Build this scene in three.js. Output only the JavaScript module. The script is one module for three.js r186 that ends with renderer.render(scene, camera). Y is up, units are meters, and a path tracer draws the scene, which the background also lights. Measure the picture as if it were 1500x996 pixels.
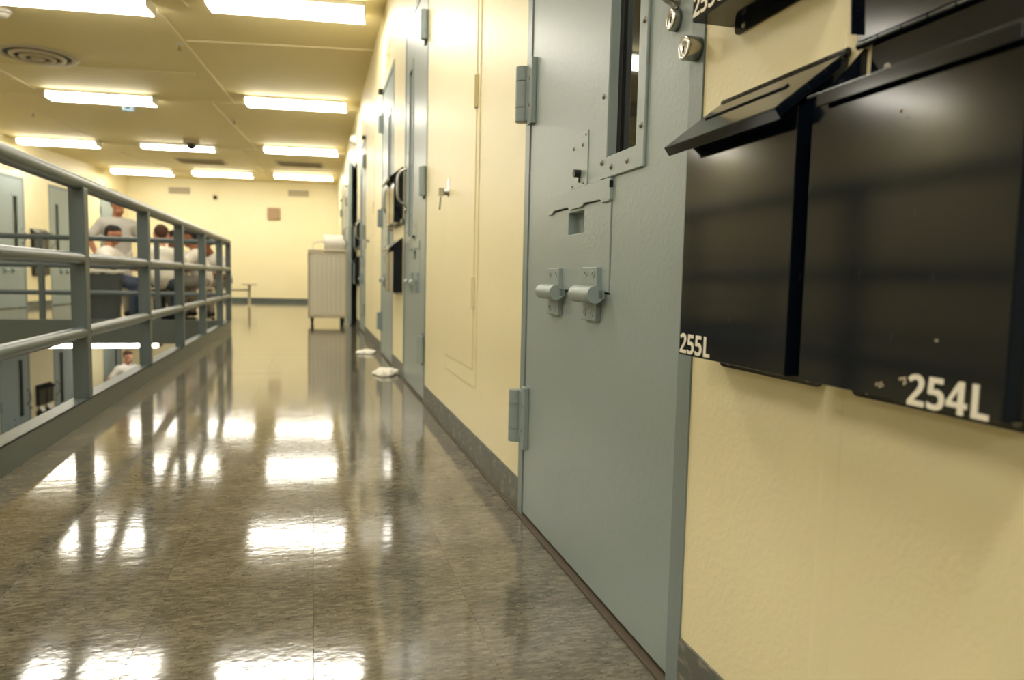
import * as THREE from 'three';
import { RoundedBoxGeometry } from 'three/addons/geometries/RoundedBoxGeometry.js';
import { mergeGeometries, mergeVertices, toCreasedNormals } from 'three/addons/utils/BufferGeometryUtils.js';
import { FontLoader } from 'three/addons/loaders/FontLoader.js';
import { TextGeometry } from 'three/addons/geometries/TextGeometry.js';
import { RectAreaLightUniformsLib } from 'three/addons/lights/RectAreaLightUniformsLib.js';

// ---------------------------------------------------------------- camera, light level
const scene = new THREE.Scene();
scene.background = new THREE.Color(0x000000);
const camera = new THREE.PerspectiveCamera(2 * Math.atan(498 / 1062) * 180 / Math.PI, 1500 / 996, 0.05, 80);
camera.position.set(0, 0.662, 0);
{
  const ax = new THREE.Vector3(0.9644644, 0.0219194, 0.263302), ay = new THREE.Vector3(0.0006994, 0.9963375, -0.0855053);
  const az = new THREE.Vector3().crossVectors(ax, ay).normalize(); ay.crossVectors(az, ax).normalize();
  camera.quaternion.setFromRotationMatrix(new THREE.Matrix4().makeBasis(ax.normalize(), ay, az));
}
camera.focus = 1.35;
camera.userData.fStop = 4.2;
const renderer = new THREE.WebGLRenderer({ antialias: true });
renderer.toneMapping = THREE.LinearToneMapping;
renderer.toneMappingExposure = 2.04;
renderer.shadowMap.enabled = true;
RectAreaLightUniformsLib.init();
const LAMP_COLOR = new THREE.Color().setRGB(1.0, 0.955, 0.84);
const LAMP_GLOW = 8.5, LAMP_LIGHT = 8.2;

// ---------------------------------------------------------------- helpers
const PI = Math.PI;
let seedState = 12345;
function rnd() { seedState = (seedState * 1664525 + 1013904223) >>> 0; return seedState / 4294967296; }
function reseed(s) { seedState = s >>> 0; }
const names = new Map();
function numbered(n) { const k = names.get(n) || 0; names.set(n, k + 1); return k ? n + '_' + String(k).padStart(3, '0') : n; }
function metricUV(g) {
  g = g.index ? g.toNonIndexed() : g;
  if (!g.attributes.normal) g.computeVertexNormals();
  const p = g.attributes.position, n = g.attributes.normal, uv = new Float32Array(p.count * 2);
  for (let i = 0; i < p.count; i += 3) {
    let ax = 0, ay = 0, az = 0;
    for (let k = 0; k < 3; k++) { ax += Math.abs(n.getX(i + k)); ay += Math.abs(n.getY(i + k)); az += Math.abs(n.getZ(i + k)); }
    for (let k = 0; k < 3; k++) {
      const j = i + k, x = p.getX(j), y = p.getY(j), z = p.getZ(j);
      const [u, v] = ax >= ay && ax >= az ? [z, y] : ay >= az ? [x, z] : [x, y];
      uv[j * 2] = u; uv[j * 2 + 1] = v;
    }
  }
  g.setAttribute('uv', new THREE.BufferAttribute(uv, 2));
  for (const k of Object.keys(g.attributes)) if (!['position', 'normal', 'uv'].includes(k)) g.deleteAttribute(k);
  return g;
}
function merged(geos) {
  geos = [].concat(geos).map(metricUV);
  const g = geos.length === 1 ? geos[0] : mergeGeometries(geos, false);
  return g;
}
function mesh(name, geos, mat, parent) {
  const m = new THREE.Mesh(merged(geos), mat);
  m.castShadow = m.receiveShadow = true;
  m.name = parent ? name : numbered(name);
  (parent || scene).add(m);
  return m;
}
function group(name, parent) { const g = new THREE.Group(); g.name = parent ? name : numbered(name); (parent || scene).add(g); return g; }
function tag(o, label, category, grp, kind) {
  o.userData.label = label; o.userData.category = category;
  if (grp) o.userData.group = grp;
  if (kind) o.userData.kind = kind;
  return o;
}
function copy(o, label, grp) {
  const c = o.clone(); c.name = numbered(o.name.replace(/_\d{3}$/, '')); c.userData = { ...o.userData };
  if (label) c.userData.label = label;
  if (grp) c.userData.group = grp;
  scene.add(c); return c;
}
// boxes given by their limits
function bx(x0, x1, y0, y1, z0, z1) { const g = new THREE.BoxGeometry(Math.abs(x1 - x0), Math.abs(y1 - y0), Math.abs(z1 - z0)); g.translate((x0 + x1) / 2, (y0 + y1) / 2, (z0 + z1) / 2); return g; }
function rb(x0, x1, y0, y1, z0, z1, r = 0.002, seg = 2) { const g = new RoundedBoxGeometry(Math.abs(x1 - x0), Math.abs(y1 - y0), Math.abs(z1 - z0), seg, r); g.translate((x0 + x1) / 2, (y0 + y1) / 2, (z0 + z1) / 2); return g; }
function cyl(r0, r1, h, seg = 20) { return new THREE.CylinderGeometry(r0, r1, h, seg); }
function rod(a, b, r, seg = 16, r2 = r) {
  const A = new THREE.Vector3(...a), B = new THREE.Vector3(...b), d = B.clone().sub(A), g = new THREE.CylinderGeometry(r2, r, d.length(), seg);
  g.applyQuaternion(new THREE.Quaternion().setFromUnitVectors(new THREE.Vector3(0, 1, 0), d.clone().normalize()));
  g.translate((A.x + B.x) / 2, (A.y + B.y) / 2, (A.z + B.z) / 2); return g;
}
function tube(pts, r, seg = 32, rs = 10, closed = false) { return new THREE.TubeGeometry(new THREE.CatmullRomCurve3(pts.map((p) => new THREE.Vector3(...p)), closed), seg, r, rs, closed); }
function lathe(pts, seg = 32) { return new THREE.LatheGeometry(pts.map((p) => new THREE.Vector2(...p)), seg); }
function rectShape(x0, x1, y0, y1, holes = []) {
  const s = new THREE.Shape(); s.moveTo(x0, y0); s.lineTo(x1, y0); s.lineTo(x1, y1); s.lineTo(x0, y1); s.closePath();
  for (const [a, b, c, d] of holes) { const h = new THREE.Path(); h.moveTo(a, c); h.lineTo(a, d); h.lineTo(b, d); h.lineTo(b, c); h.closePath(); s.holes.push(h); }
  return s;
}
function plate(shape, depth, bevel = 0) {   // front face at z = 0, going back
  const g = new THREE.ExtrudeGeometry(shape, { depth: depth - 2 * bevel, bevelEnabled: bevel > 0, bevelSize: bevel, bevelOffset: -bevel, bevelThickness: bevel, bevelSegments: 1, curveSegments: 12 });
  g.translate(0, 0, -depth + bevel); return g;
}

// ---------------------------------------------------------------- noise textures
function hash(x, y, s) { let h = Math.imul(x, 374761393) ^ Math.imul(y, 668265263) ^ Math.imul(s, 2147483647 ^ 0x5bd1e995); h = Math.imul(h ^ (h >>> 13), 1274126177); return ((h ^ (h >>> 16)) >>> 0) / 4294967296; }
function vnoise(x, y, px, py, s) {
  const xi = Math.floor(x), yi = Math.floor(y), fx = x - xi, fy = y - yi, u = fx * fx * (3 - 2 * fx), v = fy * fy * (3 - 2 * fy);
  const m = (a, p) => ((a % p) + p) % p, h = (a, b) => hash(m(a, px), m(b, py), s);
  return (h(xi, yi) * (1 - u) + h(xi + 1, yi) * u) * (1 - v) + (h(xi, yi + 1) * (1 - u) + h(xi + 1, yi + 1) * u) * v;
}
function fbm(u, v, fx, fy, oct, s) { let a = 0, w = 0.5, t = 0; for (let o = 0; o < oct; o++) { a += w * vnoise(u * fx, v * fy, fx, fy, s + o * 17); t += w; fx *= 2; fy *= 2; w *= 0.5; } return a / t; }
function texture(size, metres, fn, srgb) {
  const d = new Uint8Array(size * size * 4);
  for (let y = 0; y < size; y++) for (let x = 0; x < size; x++) {
    const c = fn(x / size, y / size, x, y), i = (y * size + x) * 4;
    if (typeof c === 'number') d[i] = d[i + 1] = d[i + 2] = Math.max(0, Math.min(255, c * 255));
    else for (let k = 0; k < 3; k++) d[i + k] = Math.max(0, Math.min(255, c[k]));
    d[i + 3] = 255;
  }
  const t = new THREE.DataTexture(d, size, size); t.wrapS = t.wrapT = THREE.RepeatWrapping; t.magFilter = THREE.LinearFilter; t.minFilter = THREE.LinearMipmapLinearFilter; t.generateMipmaps = true;
  if (srgb) t.colorSpace = THREE.SRGBColorSpace;
  t.repeat.set(1 / metres, 1 / metres); t.needsUpdate = true; return t;
}
const mix = (a, b, t) => a.map((x, i) => x + (b[i] - x) * t);
const peelBump = texture(512, 0.25, (u, v) => 0.65 * fbm(u, v, 34, 34, 3, 3) + 0.35 * fbm(u, v, 9, 9, 2, 8));
const rollerBump = texture(512, 0.4, (u, v) => 0.6 * fbm(u, v, 60, 60, 3, 5) + 0.4 * fbm(u, v, 14, 14, 2, 9));
const waveBump = texture(1024, 1.22, (u, v) => 0.4 * fbm(u, v, 8, 8, 2, 31) + 0.4 * fbm(u, v, 20, 44, 2, 33) + 0.2 * fbm(u, v, 110, 150, 2, 37));
const tileColor = texture(1024, 1.22, (u, v) => {
  const streak = fbm(u, v, 70, 210, 2, 41), patch = fbm(u, v, 8, 12, 3, 43), fleck = vnoise(u * 300, v * 520, 300, 520, 47), dark = vnoise(u * 220, v * 420, 220, 420, 53);
  let c = mix([80, 76, 65], [130, 123, 106], Math.max(0, Math.min(1, (0.6 * streak + 0.4 * patch - 0.5) * 1.9 + 0.5)));
  if (fleck > 0.80) c = mix(c, [164, 154, 126], (fleck - 0.80) * 3.6);
  if (dark > 0.80) c = mix(c, [38, 34, 27], (dark - 0.80) * 3.6);
  return c;
}, true);
const wallColor = texture(512, 1.6, (u, v) => mix([235, 223, 179], [243, 232, 192], 0.3 + 0.7 * fbm(u, v, 4, 4, 5, 61)), true);
const scuff = (a, b, c, f, s) => texture(512, 0.8, (u, v) => {
  const n = fbm(u, v, 6, 10, 4, s), w = fbm(u, v, 30, 60, 3, s + 7);
  return mix(mix(a, b, n), c, Math.max(0, w - 0.56) * f);
}, true);
const baseColor = scuff([84, 86, 82], [112, 113, 106], [168, 160, 140], 2.4, 71);
const boxColor = texture(512, 0.5, (u, v) => {
  const n = fbm(u, v, 8, 8, 4, 81), d = fbm(u, v, 90, 90, 2, 83), scr = vnoise(u * 180, v * 9, 180, 9, 89);
  let c = mix([8, 15, 24], [11, 18, 28], n);
  if (d > 0.86) c = mix(c, [96, 90, 78], (d - 0.86) * 3);
  if (scr > 0.972) c = mix(c, [80, 82, 82], 0.5);
  return c;
}, true);
const boxRough = texture(512, 0.5, (u, v) => 0.10 + 0.05 * fbm(u, v, 5, 5, 3, 91));

// ---------------------------------------------------------------- materials
const std = (o) => new THREE.MeshStandardMaterial(o);
const M = {
  wall: std({ map: wallColor, roughness: 0.42, bumpMap: rollerBump, bumpScale: 0.0007 }),
  ceiling: std({ color: 0xe6d7a4, roughness: 0.7, bumpMap: rollerBump, bumpScale: 0.0006 }),
  seam: std({ color: 0xe6dab4, roughness: 0.6 }),
  door: std({ color: 0x93a09f, roughness: 0.36, bumpMap: peelBump, bumpScale: 0.0004 }),
  frame: std({ color: 0x7d8988, roughness: 0.38, bumpMap: peelBump, bumpScale: 0.0004 }),
  hinge: std({ color: 0x8d9a99, roughness: 0.4 }),
  rail: std({ color: 0x525d60, roughness: 0.3 }),
  kerb: std({ color: 0x535c5a, roughness: 0.34, bumpMap: peelBump, bumpScale: 0.0003 }),
  tile: new THREE.MeshPhysicalMaterial({ map: tileColor, roughness: 0.085, ior: 1.5, bumpMap: waveBump, bumpScale: 0.00034 }),
  grout: std({ color: 0x4a4438, roughness: 0.9 }),
  base: std({ map: baseColor, roughness: 0.5 }),
  sealant: std({ color: 0x544a3c, roughness: 0.85 }),
  caulk: std({ color: 0xd9cb98, roughness: 0.6 }),
  olive: std({ color: 0x8d8048, roughness: 0.6 }),
  box: std({ map: boxColor, roughnessMap: boxRough, roughness: 1.0, metalness: 0 }),
  boxIn: std({ color: 0x14171a, roughness: 0.55 }),
  letter: std({ color: 0xeae4d2, roughness: 0.6 }),
  steel: std({ color: 0xb9b7b0, roughness: 0.22, metalness: 1 }),
  screw: std({ color: 0x8d8a80, roughness: 0.4, metalness: 0.7 }),
  brass: std({ color: 0xa98c52, roughness: 0.4, metalness: 0.8 }),
  black: std({ color: 0x0c0c0d, roughness: 0.5 }),
  rubber: std({ color: 0x1b1a19, roughness: 0.7 }),
  glass: new THREE.MeshPhysicalMaterial({ color: 0x1c1f20, roughness: 0.03, metalness: 0, specularIntensity: 1, ior: 1.6 }),
  glow: std({ color: 0xf6f2e4, roughness: 0.4, emissive: LAMP_COLOR, emissiveIntensity: LAMP_GLOW }),
  white: std({ color: 0xe6e2d6, roughness: 0.5 }),
  vent: std({ color: 0xbdb196, roughness: 0.5 }),
  ventDark: std({ color: 0x4c463a, roughness: 0.8 }),
  cart: std({ color: 0xdcd6c2, roughness: 0.4 }),
  bin: std({ color: 0x4b5052, roughness: 0.55 }),
  bag: std({ color: 0xc9c6ba, roughness: 0.5 }),
  brown: std({ color: 0xa88c6c, roughness: 0.7 }),
  paper: std({ color: 0xf0ece0, roughness: 0.9, side: THREE.DoubleSide }),
  ochre: std({ color: 0xb09a58, roughness: 0.6 }),
  rust: std({ color: 0x7a5432, roughness: 0.9 }),
  red: std({ color: 0xa4553c, roughness: 0.6 }),
  blueGrey: std({ color: 0x6d8494, roughness: 0.5 }),
};

// ---------------------------------------------------------------- room: dimensions
const WX = 0.565, KX = -0.955, ZE = -9.32, CEIL = 2.84, LOW = -2.78, SLAB = -0.16, BACK = 6.6, FARZ = -18.1;
const LO = new THREE.Vector3(-4.29, 0, -17.9), LD = new THREE.Vector3(0.1454, 0, -0.9894), LTURN = Math.atan2(0.9894, 0.1454), LEND = 0.9, LSTART = -25.2;
const leftAt = (s, y = 0, out = 0) => new THREE.Vector3(LO.x + LD.x * s + 0.9894 * out, y, LO.z + LD.z * s + 0.1454 * out);
const corner = leftAt(LEND);

// floor: slab with separate vinyl tiles close to the viewer
const TS = 0.305, TZ0 = -1.12 + 5 * TS, TROWS = 23, TZ1 = TZ0 - TROWS * TS;
{
  const f = mesh('floor', [
    bx(KX, 2.6, SLAB, 0, BACK, TZ0), bx(KX, WX, SLAB, -0.003, TZ0, TZ1), bx(WX + 0.01, 2.6, SLAB, 0, TZ0, TZ1), bx(KX, 2.6, SLAB, 0, TZ1, ZE),
    bx(-7.9, 2.6, SLAB, 0, ZE, -19.4),
  ], M.tile);
  tag(f, 'glossy taupe vinyl tile floor of the upper walkway and landing', 'floor', null, 'structure');
  const bed = mesh('tile_bed', bx(KX, WX + 0.01, -0.0034, -0.0022, TZ0, TZ1), M.grout, f);
  const xs = [KX]; for (let k = -3; k <= 1; k++) xs.push(k * TS); xs.push(WX + 0.01);
  reseed(7);
  const variants = new Map();
  for (let r = 0; r < TROWS; r++) for (let c = 0; c + 1 < xs.length; c++) {
    const w = xs[c + 1] - xs[c], v = Math.floor(rnd() * 6), key = w.toFixed(3) + '_' + v;
    if (!variants.has(key)) {
      const g = new THREE.ExtrudeGeometry(rectShape(-w / 2, w / 2, -TS / 2, TS / 2), { depth: 0.0028, bevelEnabled: true, bevelSize: 0.0002, bevelOffset: -0.0004, bevelThickness: 0.0002, bevelSegments: 1 });
      g.rotateX(-PI / 2); g.translate(0, -0.003, 0);
      const q = metricUV(g), uv = q.attributes.uv, ou = rnd() * 1.2, ov = rnd() * 1.2;
      for (let i = 0; i < uv.count; i++) uv.setXY(i, uv.getX(i) + ou, uv.getY(i) + ov);
      variants.set(key, q);
    }
    const t = new THREE.Mesh(variants.get(key), M.tile); t.name = 'floor_tile'; t.castShadow = t.receiveShadow = true;
    t.position.set((xs[c] + xs[c + 1]) / 2, 0, TZ0 - (r + 0.5) * TS); t.rotation.set((rnd() - 0.5) * 0.003, 0, (rnd() - 0.5) * 0.002);
    f.add(t);
  }
  tag(mesh('floor', bx(-8, 0.7, LOW - 0.15, LOW, BACK, -19.4), M.tile), 'vinyl floor of the lower tier below the railing', 'floor', null, 'structure');
}
// right wall with door openings
const RIGHT_DOORS = [-1.475 + 1.56, -1.475, -4.25, -5.87, -8.83, -10.46, -13.42, -15.04];
const HINGE = [1, -1, 1, -1, 1, -1, 1, -1];
{
  // local: shape x = world z, extruded to +x
  const holes = RIGHT_DOORS.map((z) => [z - 0.475, z + 0.475, 0.0005, 2.225]);
  const g = new THREE.ExtrudeGeometry(rectShape(-19.4, BACK, 0, CEIL, holes), { depth: 0.2, bevelEnabled: false });
  g.rotateY(-PI / 2); g.scale(-1, 1, 1); // (x along z, depth) -> world
  // after rotateY(-90): x->z, z->-x ; mirrored so depth goes to +x
  const p = g.attributes.position, idx = g.index; if (!idx) for (let i = 0; i < p.count; i += 3) for (const a of Object.values(g.attributes)) { const n = a.itemSize, s = a.array.slice((i + 1) * n, (i + 2) * n); a.array.copyWithin((i + 1) * n, (i + 2) * n, (i + 3) * n); a.array.set(s, (i + 2) * n); }
  g.deleteAttribute('normal'); g.computeVertexNormals(); g.translate(WX, 0, 0);
  tag(mesh('wall_right', g, M.wall), 'cream painted wall with the row of grey cell doors', 'wall', null, 'structure');
  tag(mesh('wall_cell_back', [bx(2.6, 2.7, 0, CEIL, BACK, -19.4)], M.wall), 'back wall inside the cells behind the grey doors', 'wall', null, 'structure');
  tag(mesh('wall_right_lower', bx(0.6, 0.75, LOW, SLAB, BACK, -19.4), M.wall), 'cream lower tier wall under the walkway', 'wall', null, 'structure');
  // baseboards between doors
  const segs = []; let z = BACK;
  for (const d of RIGHT_DOORS) { if (z > d + 0.475) segs.push([z, d + 0.475]); z = d - 0.475; }
  segs.push([z, FARZ]);
  tag(mesh('baseboard_right', segs.map(([a, b]) => bx(WX - 0.004, WX + 0.002, 0, 0.1, a, b)), M.base), 'scuffed dark grey baseboard along the cell wall', 'baseboard', null, 'structure');
  tag(mesh('trim_1', rb(WX - 0.012, WX + 0.01, -0.002, 0.006, BACK, FARZ, 0.003, 1), M.sealant), 'brown sealant line where the floor meets the cell wall', 'trim', null, 'structure');
  tag(mesh('trim_2', [(() => { const q = cyl(0.016, 0.016, CEIL, 12); q.scale(0.16, 1, 1.1); q.translate(WX + 0.0008, CEIL / 2, -0.683); return q; })()], M.wall), 'vertical caulked wall joint behind the mailboxes', 'trim', null, 'structure');
}
// other walls, ceiling
{
  const holes = [];
  for (const s of [-4.0, -2.225, -0.1]) { holes.push([s - 0.475, s + 0.475, 0.0005, 2.225]); holes.push([s - 0.475, s + 0.475, LOW + 0.0005, LOW + 2.225]); }
  const g = plate(rectShape(LSTART, LEND, LOW, CEIL, holes), 0.2);
  g.rotateY(LTURN); g.translate(LO.x, 0, LO.z);
  tag(mesh('wall_left', g, M.wall), 'cream far side wall with cell doors on two tiers', 'wall', null, 'structure');
  const gb = [];
  for (const [a, b] of [[LSTART, -4.475], [-3.525, -2.7], [-1.75, -0.575], [0.375, LEND]]) for (const y of [0, LOW]) { if (y === 0 && b < -9.5) continue; const q = bx(a, b, y, y + 0.1, -0.002, 0.006); q.rotateY(LTURN); q.translate(LO.x, 0, LO.z); gb.push(q); }
  tag(mesh('baseboard_left', gb, M.base), 'dark grey baseboard of the far side wall', 'baseboard', null, 'structure');
  const c2 = new THREE.Vector3(2.6, 0, FARZ + (FARZ - corner.z) / (WX - corner.x) * (2.6 - WX)), len = Math.hypot(c2.x - corner.x, c2.z - corner.z), turn = Math.atan2(-(c2.z - corner.z), c2.x - corner.x);
  const w = bx(-0.2, len, LOW, CEIL, -0.2, 0); w.rotateY(turn); w.translate(corner.x, 0, corner.z);
  tag(mesh('wall_far', w, M.wall), 'plain cream end wall of the landing with vents', 'wall', null, 'structure');
  const b = [bx(0, len, 0, 0.1, -0.002, 0.007), bx(0, len, LOW, LOW + 0.1, -0.002, 0.007)]; b.forEach((q) => { q.rotateY(turn); q.translate(corner.x, 0, corner.z); });
  tag(mesh('baseboard_far', b, M.kerb), 'dark slate baseboard along the end wall', 'baseboard', null, 'structure');
  tag(mesh('wall_back', bx(-8.2, 2.7, LOW, CEIL, BACK, BACK + 0.2), M.wall), 'cream wall closing the tier behind the viewer', 'wall', null, 'structure');
  const ceil = mesh('ceiling', bx(-8.3, 2.7, CEIL, CEIL + 0.2, BACK + 0.2, -19.6), M.ceiling);
  tag(ceil, 'tan painted ceiling with raised seam strips', 'ceiling', null, 'structure');
  const strip = (a, b, wd) => { const d = Math.hypot(b[0] - a[0], b[1] - a[1]); const q = rb(-wd / 2, wd / 2, -0.010, 0.002, 0, d, 0.003, 1); q.rotateY(Math.atan2(b[0] - a[0], b[1] - a[1])); q.translate(a[0], CEIL, a[1]); mesh('seam_strip', q, M.seam, ceil); };
  for (const [a, b] of [[[-1.55, -3.35], [-1.0, -6.65]], [[-1.265, -6.70], [-0.98, -10.05]], [[-1.26, -10.2], [-0.965, -13.5]], [[-1.26, -13.8], [-0.97, -17.1]], [[-3.75, -10.6], [-3.45, -14.05]], [[-3.42, -15.0], [-2.80, -17.1]], [[-3.55, -6.9], [-3.25, -10.2]]]) strip(a, b, 0.03);
  for (const [a, b] of [[[-1.147, -7.6], [0.56, -7.3]], [[-3.6, -9.1], [-1.25, -8.8]], [[-3.75, -10.6], [-1.0, -10.1]], [[-0.98, -10.1], [0.56, -9.95]], [[-4.4, -14.2], [-0.97, -13.65]], [[-0.97, -13.65], [0.56, -13.5]]]) strip(a, b, 0.02);
}
// floor edge: steel channel around the opening
tag(mesh('trim_3', [rb(KX - 0.008, KX, SLAB - 0.02, 0.1, BACK, ZE, 0.002, 1), rb(KX - 0.07, KX, 0.092, 0.1, BACK, ZE - 0.07, 0.002, 1), rb(KX - 0.07, KX, SLAB - 0.02, SLAB - 0.012, BACK, ZE, 0.002, 1)], M.kerb), 'slate steel toe channel under the walkway railing', 'trim', null, 'structure');
tag(mesh('trim_4', [rb(-7.3, KX - 0.009, SLAB - 0.02, 0.1, ZE, ZE + 0.008, 0.002, 1), rb(-7.3, KX - 0.071, 0.092, 0.1, ZE - 0.07, ZE + 0.006, 0.002, 1)], M.kerb), 'slate steel floor edge beam across the opening', 'trim', null, 'structure');

// ---------------------------------------------------------------- cell doors
const hingeX = 0.43;
function makeDoor(h) {     // h = -1: hinges on local -x, +1: hinges on local +x; outward is +z
  const root = group('door_template'); scene.remove(root);
  const m = (x) => -h * x;             // mirror: authored with hinges on -x
  const R = (x0, x1) => [Math.min(m(x0), m(x1)), Math.max(m(x0), m(x1))];
  const B = (x0, x1, y0, y1, z0, z1, r = 0.0015) => { const [a, b] = R(x0, x1); return rb(a, b, y0, y1, z0, z1, r, 1); };
  mesh('frame', [bx(-0.4745, -0.434, 0, 2.224, -0.12, 0.003), bx(0.434, 0.4745, 0, 2.224, -0.12, 0.003), bx(-0.4745, 0.4745, 2.176, 2.2245, -0.12, 0.003),
    bx(-0.4745, -0.41, 0, 2.224, -0.12, -0.052), bx(0.41, 0.4745, 0, 2.224, -0.12, -0.052), bx(-0.4745, 0.4745, 2.15, 2.2245, -0.12, -0.052)], M.frame, root);
  mesh('gap_seal', B(0.4305, 0.4338, 0.9, 2.17, -0.03, -0.001, 0.0005), M.olive, root);
  const px = m(-hingeX);
  const [w0, w1] = R(0.112, 0.252), [p0, p1] = R(-0.248, 0.140);
  const leafG = plate(rectShape(-0.43, 0.43, 0.014, 2.172, [[w0, w1, 0.905, 1.89], [p0, p1, 0.637, 0.862]]), 0.048, 0.0015);
  const leaf = mesh('leaf', leafG.translate(-px, 0, 0), M.door, root); leaf.position.x = px;
  const add = (name, geos, mat) => { const q = mesh(name, [].concat(geos).map((g) => g.translate(-px, 0, 0)), mat, leaf); return q; };
  // vision panel
  const [f0, f1] = R(0.081, 0.283);
  const ring = plate(rectShape(f0, f1, 0.867, 1.93, [[w0 + 0.003, w1 - 0.003, 0.908, 1.887]]), 0.006, 0.0015).translate(0, 0, 0.0055);
  const liner = plate(rectShape(w0 + 0.0005, w1 - 0.0005, 0.9055, 1.8895, [[w0 + 0.004, w1 - 0.004, 0.909, 1.886]]), 0.05).translate(0, 0, 0.003);
  const gasket = plate(rectShape(w0 + 0.004, w1 - 0.004, 0.909, 1.886, [[w0 + 0.021, w1 - 0.007, 0.914, 1.88]]), 0.004).translate(0, 0, -0.0145);
  add('window_frame', [ring, liner], M.door);
  add('window_gasket', gasket, M.black);
  add('window_pane', bx(w0 + 0.004, w1 - 0.004, 0.909, 1.886, -0.026, -0.0185), M.glass);
  for (const [x, y] of [[0.092, 0.90], [0.092, 1.03], [0.092, 1.32], [0.092, 1.62], [0.27, 0.94], [0.27, 1.12], [0.27, 1.42], [0.27, 1.72], [0.14, 0.886], [0.215, 0.886]]) {
    const s = new THREE.SphereGeometry(0.0058, 10, 6, 0, 2 * PI, 0, PI / 2); s.rotateX(PI / 2); s.scale(1, 1, 0.7); s.translate(m(x), y, 0.0055); add('screw', s, M.screw);
  }
  // food port with scalloped hinge band
  const [q0, q1] = R(-0.245, 0.137), [v0, v1] = R(-0.108, -0.008);
  const port = rectShape(q0, q1, 0.641, 0.826, [[v0, v1, 0.767, 0.816]]);
  add('food_port', [plate(port, 0.03, 0.001).translate(0, 0, 0.002), bx(v0 - 0.002, v1 + 0.002, 0.765, 0.818, -0.026, -0.021), bx(p0, p1, 0.637, 0.862, -0.046, -0.032)], M.door);
  const bs = new THREE.Shape();
  { const X = (t) => q0 - 0.004 + (q1 - q0 + 0.008) * t; bs.moveTo(X(0), 0.866); bs.lineTo(X(1), 0.866); bs.lineTo(X(1), 0.826); bs.quadraticCurveTo(X(1), 0.820, X(0.97), 0.820);
    bs.lineTo(X(0.9), 0.820); bs.quadraticCurveTo(X(0.88), 0.827, X(0.85), 0.827); bs.lineTo(X(0.64), 0.829); bs.quadraticCurveTo(X(0.61), 0.822, X(0.58), 0.822); bs.lineTo(X(0.4), 0.822); bs.quadraticCurveTo(X(0.37), 0.829, X(0.34), 0.829);
    bs.lineTo(X(0.12), 0.829); bs.quadraticCurveTo(X(0.09), 0.821, X(0.06), 0.821); bs.lineTo(X(0.02), 0.821); bs.quadraticCurveTo(X(0), 0.821, X(0), 0.828); bs.closePath(); }
  add('port_hinge', plate(bs, 0.012, 0.0012).translate(0, 0, 0.007), M.door);
  add('port_hinge_pin', B(0.1385, 0.1415, 0.846, 0.86, 0.0, 0.008, 0.001), M.black);
  for (const c of [-0.182, 0.055]) {
    add('latch_plate', [B(c - 0.042, c + 0.042, 0.581, 0.692, 0, 0.011, 0.0015)], M.hinge);
    const [k0, k1] = R(c - 0.034, c + 0.078);
    add('latch_bolt', [rod([k0, 0.636, 0.027], [k1, 0.636, 0.027], 0.0175, 28), bx(k0, k1, 0.628, 0.644, 0.008, 0.02)], M.hinge);
    for (const [dx, y] of [[-0.02, 0.677], [0.022, 0.677], [-0.02, 0.597], [0.022, 0.597]]) { const g = new THREE.TorusGeometry(0.0062, 0.0013, 6, 16); g.translate(m(c + dx), y, 0.0112); add('screw', g, M.hinge); }
  }
  // key plate
  add('key_plate', B(-0.113, 0.002, 0.868, 0.984, 0, 0.0018, 0.0007), M.door);
  add('key_switch', [rod([m(-0.043), 0.897, 0], [m(-0.043), 0.897, 0.016], 0.0085, 16), B(-0.0445, -0.0415, 0.878, 0.889, 0.001, 0.005, 0.001)], M.black);
  for (const [x, y] of [[-0.085, 0.957], [-0.03, 0.957], [-0.09, 0.874], [-0.02, 0.874], [-0.012, 0.976]]) { const s = new THREE.SphereGeometry(y === 0.957 ? 0.0045 : 0.003, 8, 6); s.scale(1, 1, 0.6); s.translate(m(x), y, 0.002); add('screw', s, M.screw); }
  // pull handle and lock cylinder
  const hp = []; for (let k = 0; k <= 12; k++) { const t = k / 12, y = 1.112 + 0.23 * t, e = Math.pow(Math.abs(2 * t - 1), 5); hp.push([m(0.375), y, 0.058 * (1 - e) + 0.0]); }
  add('pull_handle', [tube(hp, 0.009, 40, 12), rod([m(0.375), 1.112, 0], [m(0.375), 1.112, 0.004], 0.015, 20), rod([m(0.375), 1.342, 0], [m(0.375), 1.342, 0.004], 0.015, 20)], M.steel);
  const lc = lathe([[0, 0.013], [0.0085, 0.013], [0.0095, 0.0125], [0.0105, 0.0142], [0.0135, 0.014], [0.0155, 0.012], [0.016, 0.0], [0, 0]], 28); lc.rotateX(PI / 2); lc.scale(1, 1.12, 1); lc.translate(m(0.382), 1.083, 0);
  add('lock_cylinder', lc, M.steel);
  add('keyhole', B(0.3805, 0.3835, 1.077, 1.087, 0.012, 0.0137, 0.0005), M.black);
  // hinges
  for (const y of [1.945, 1.16, 0.285]) {
    const X = m(-0.456), hg = [];
    for (const [a, b] of [[-0.072, -0.037], [-0.035, 0.033], [0.035, 0.072]]) { const c = cyl(0.019, 0.019, b - a, 20); c.translate(X, y + (a + b) / 2, 0.02); hg.push(c); }
    const pin = cyl(0.0165, 0.0165, 0.146, 16); pin.translate(X, y, 0.02);
    const q = add('hinge', [...hg, pin, B(-0.462, -0.425, y - 0.072, y + 0.072, 0.002, 0.016, 0.002), B(-0.426, -0.392, y - 0.085, y + 0.085, 0, 0.014, 0.002)], M.hinge);
    for (const d of [-0.035, 0.035]) { const s = new THREE.SphereGeometry(0.005, 8, 6); s.scale(1, 1, 0.5); s.translate(m(-0.409), y + d, 0.014); add('screw', s, M.screw); }
  }
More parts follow.
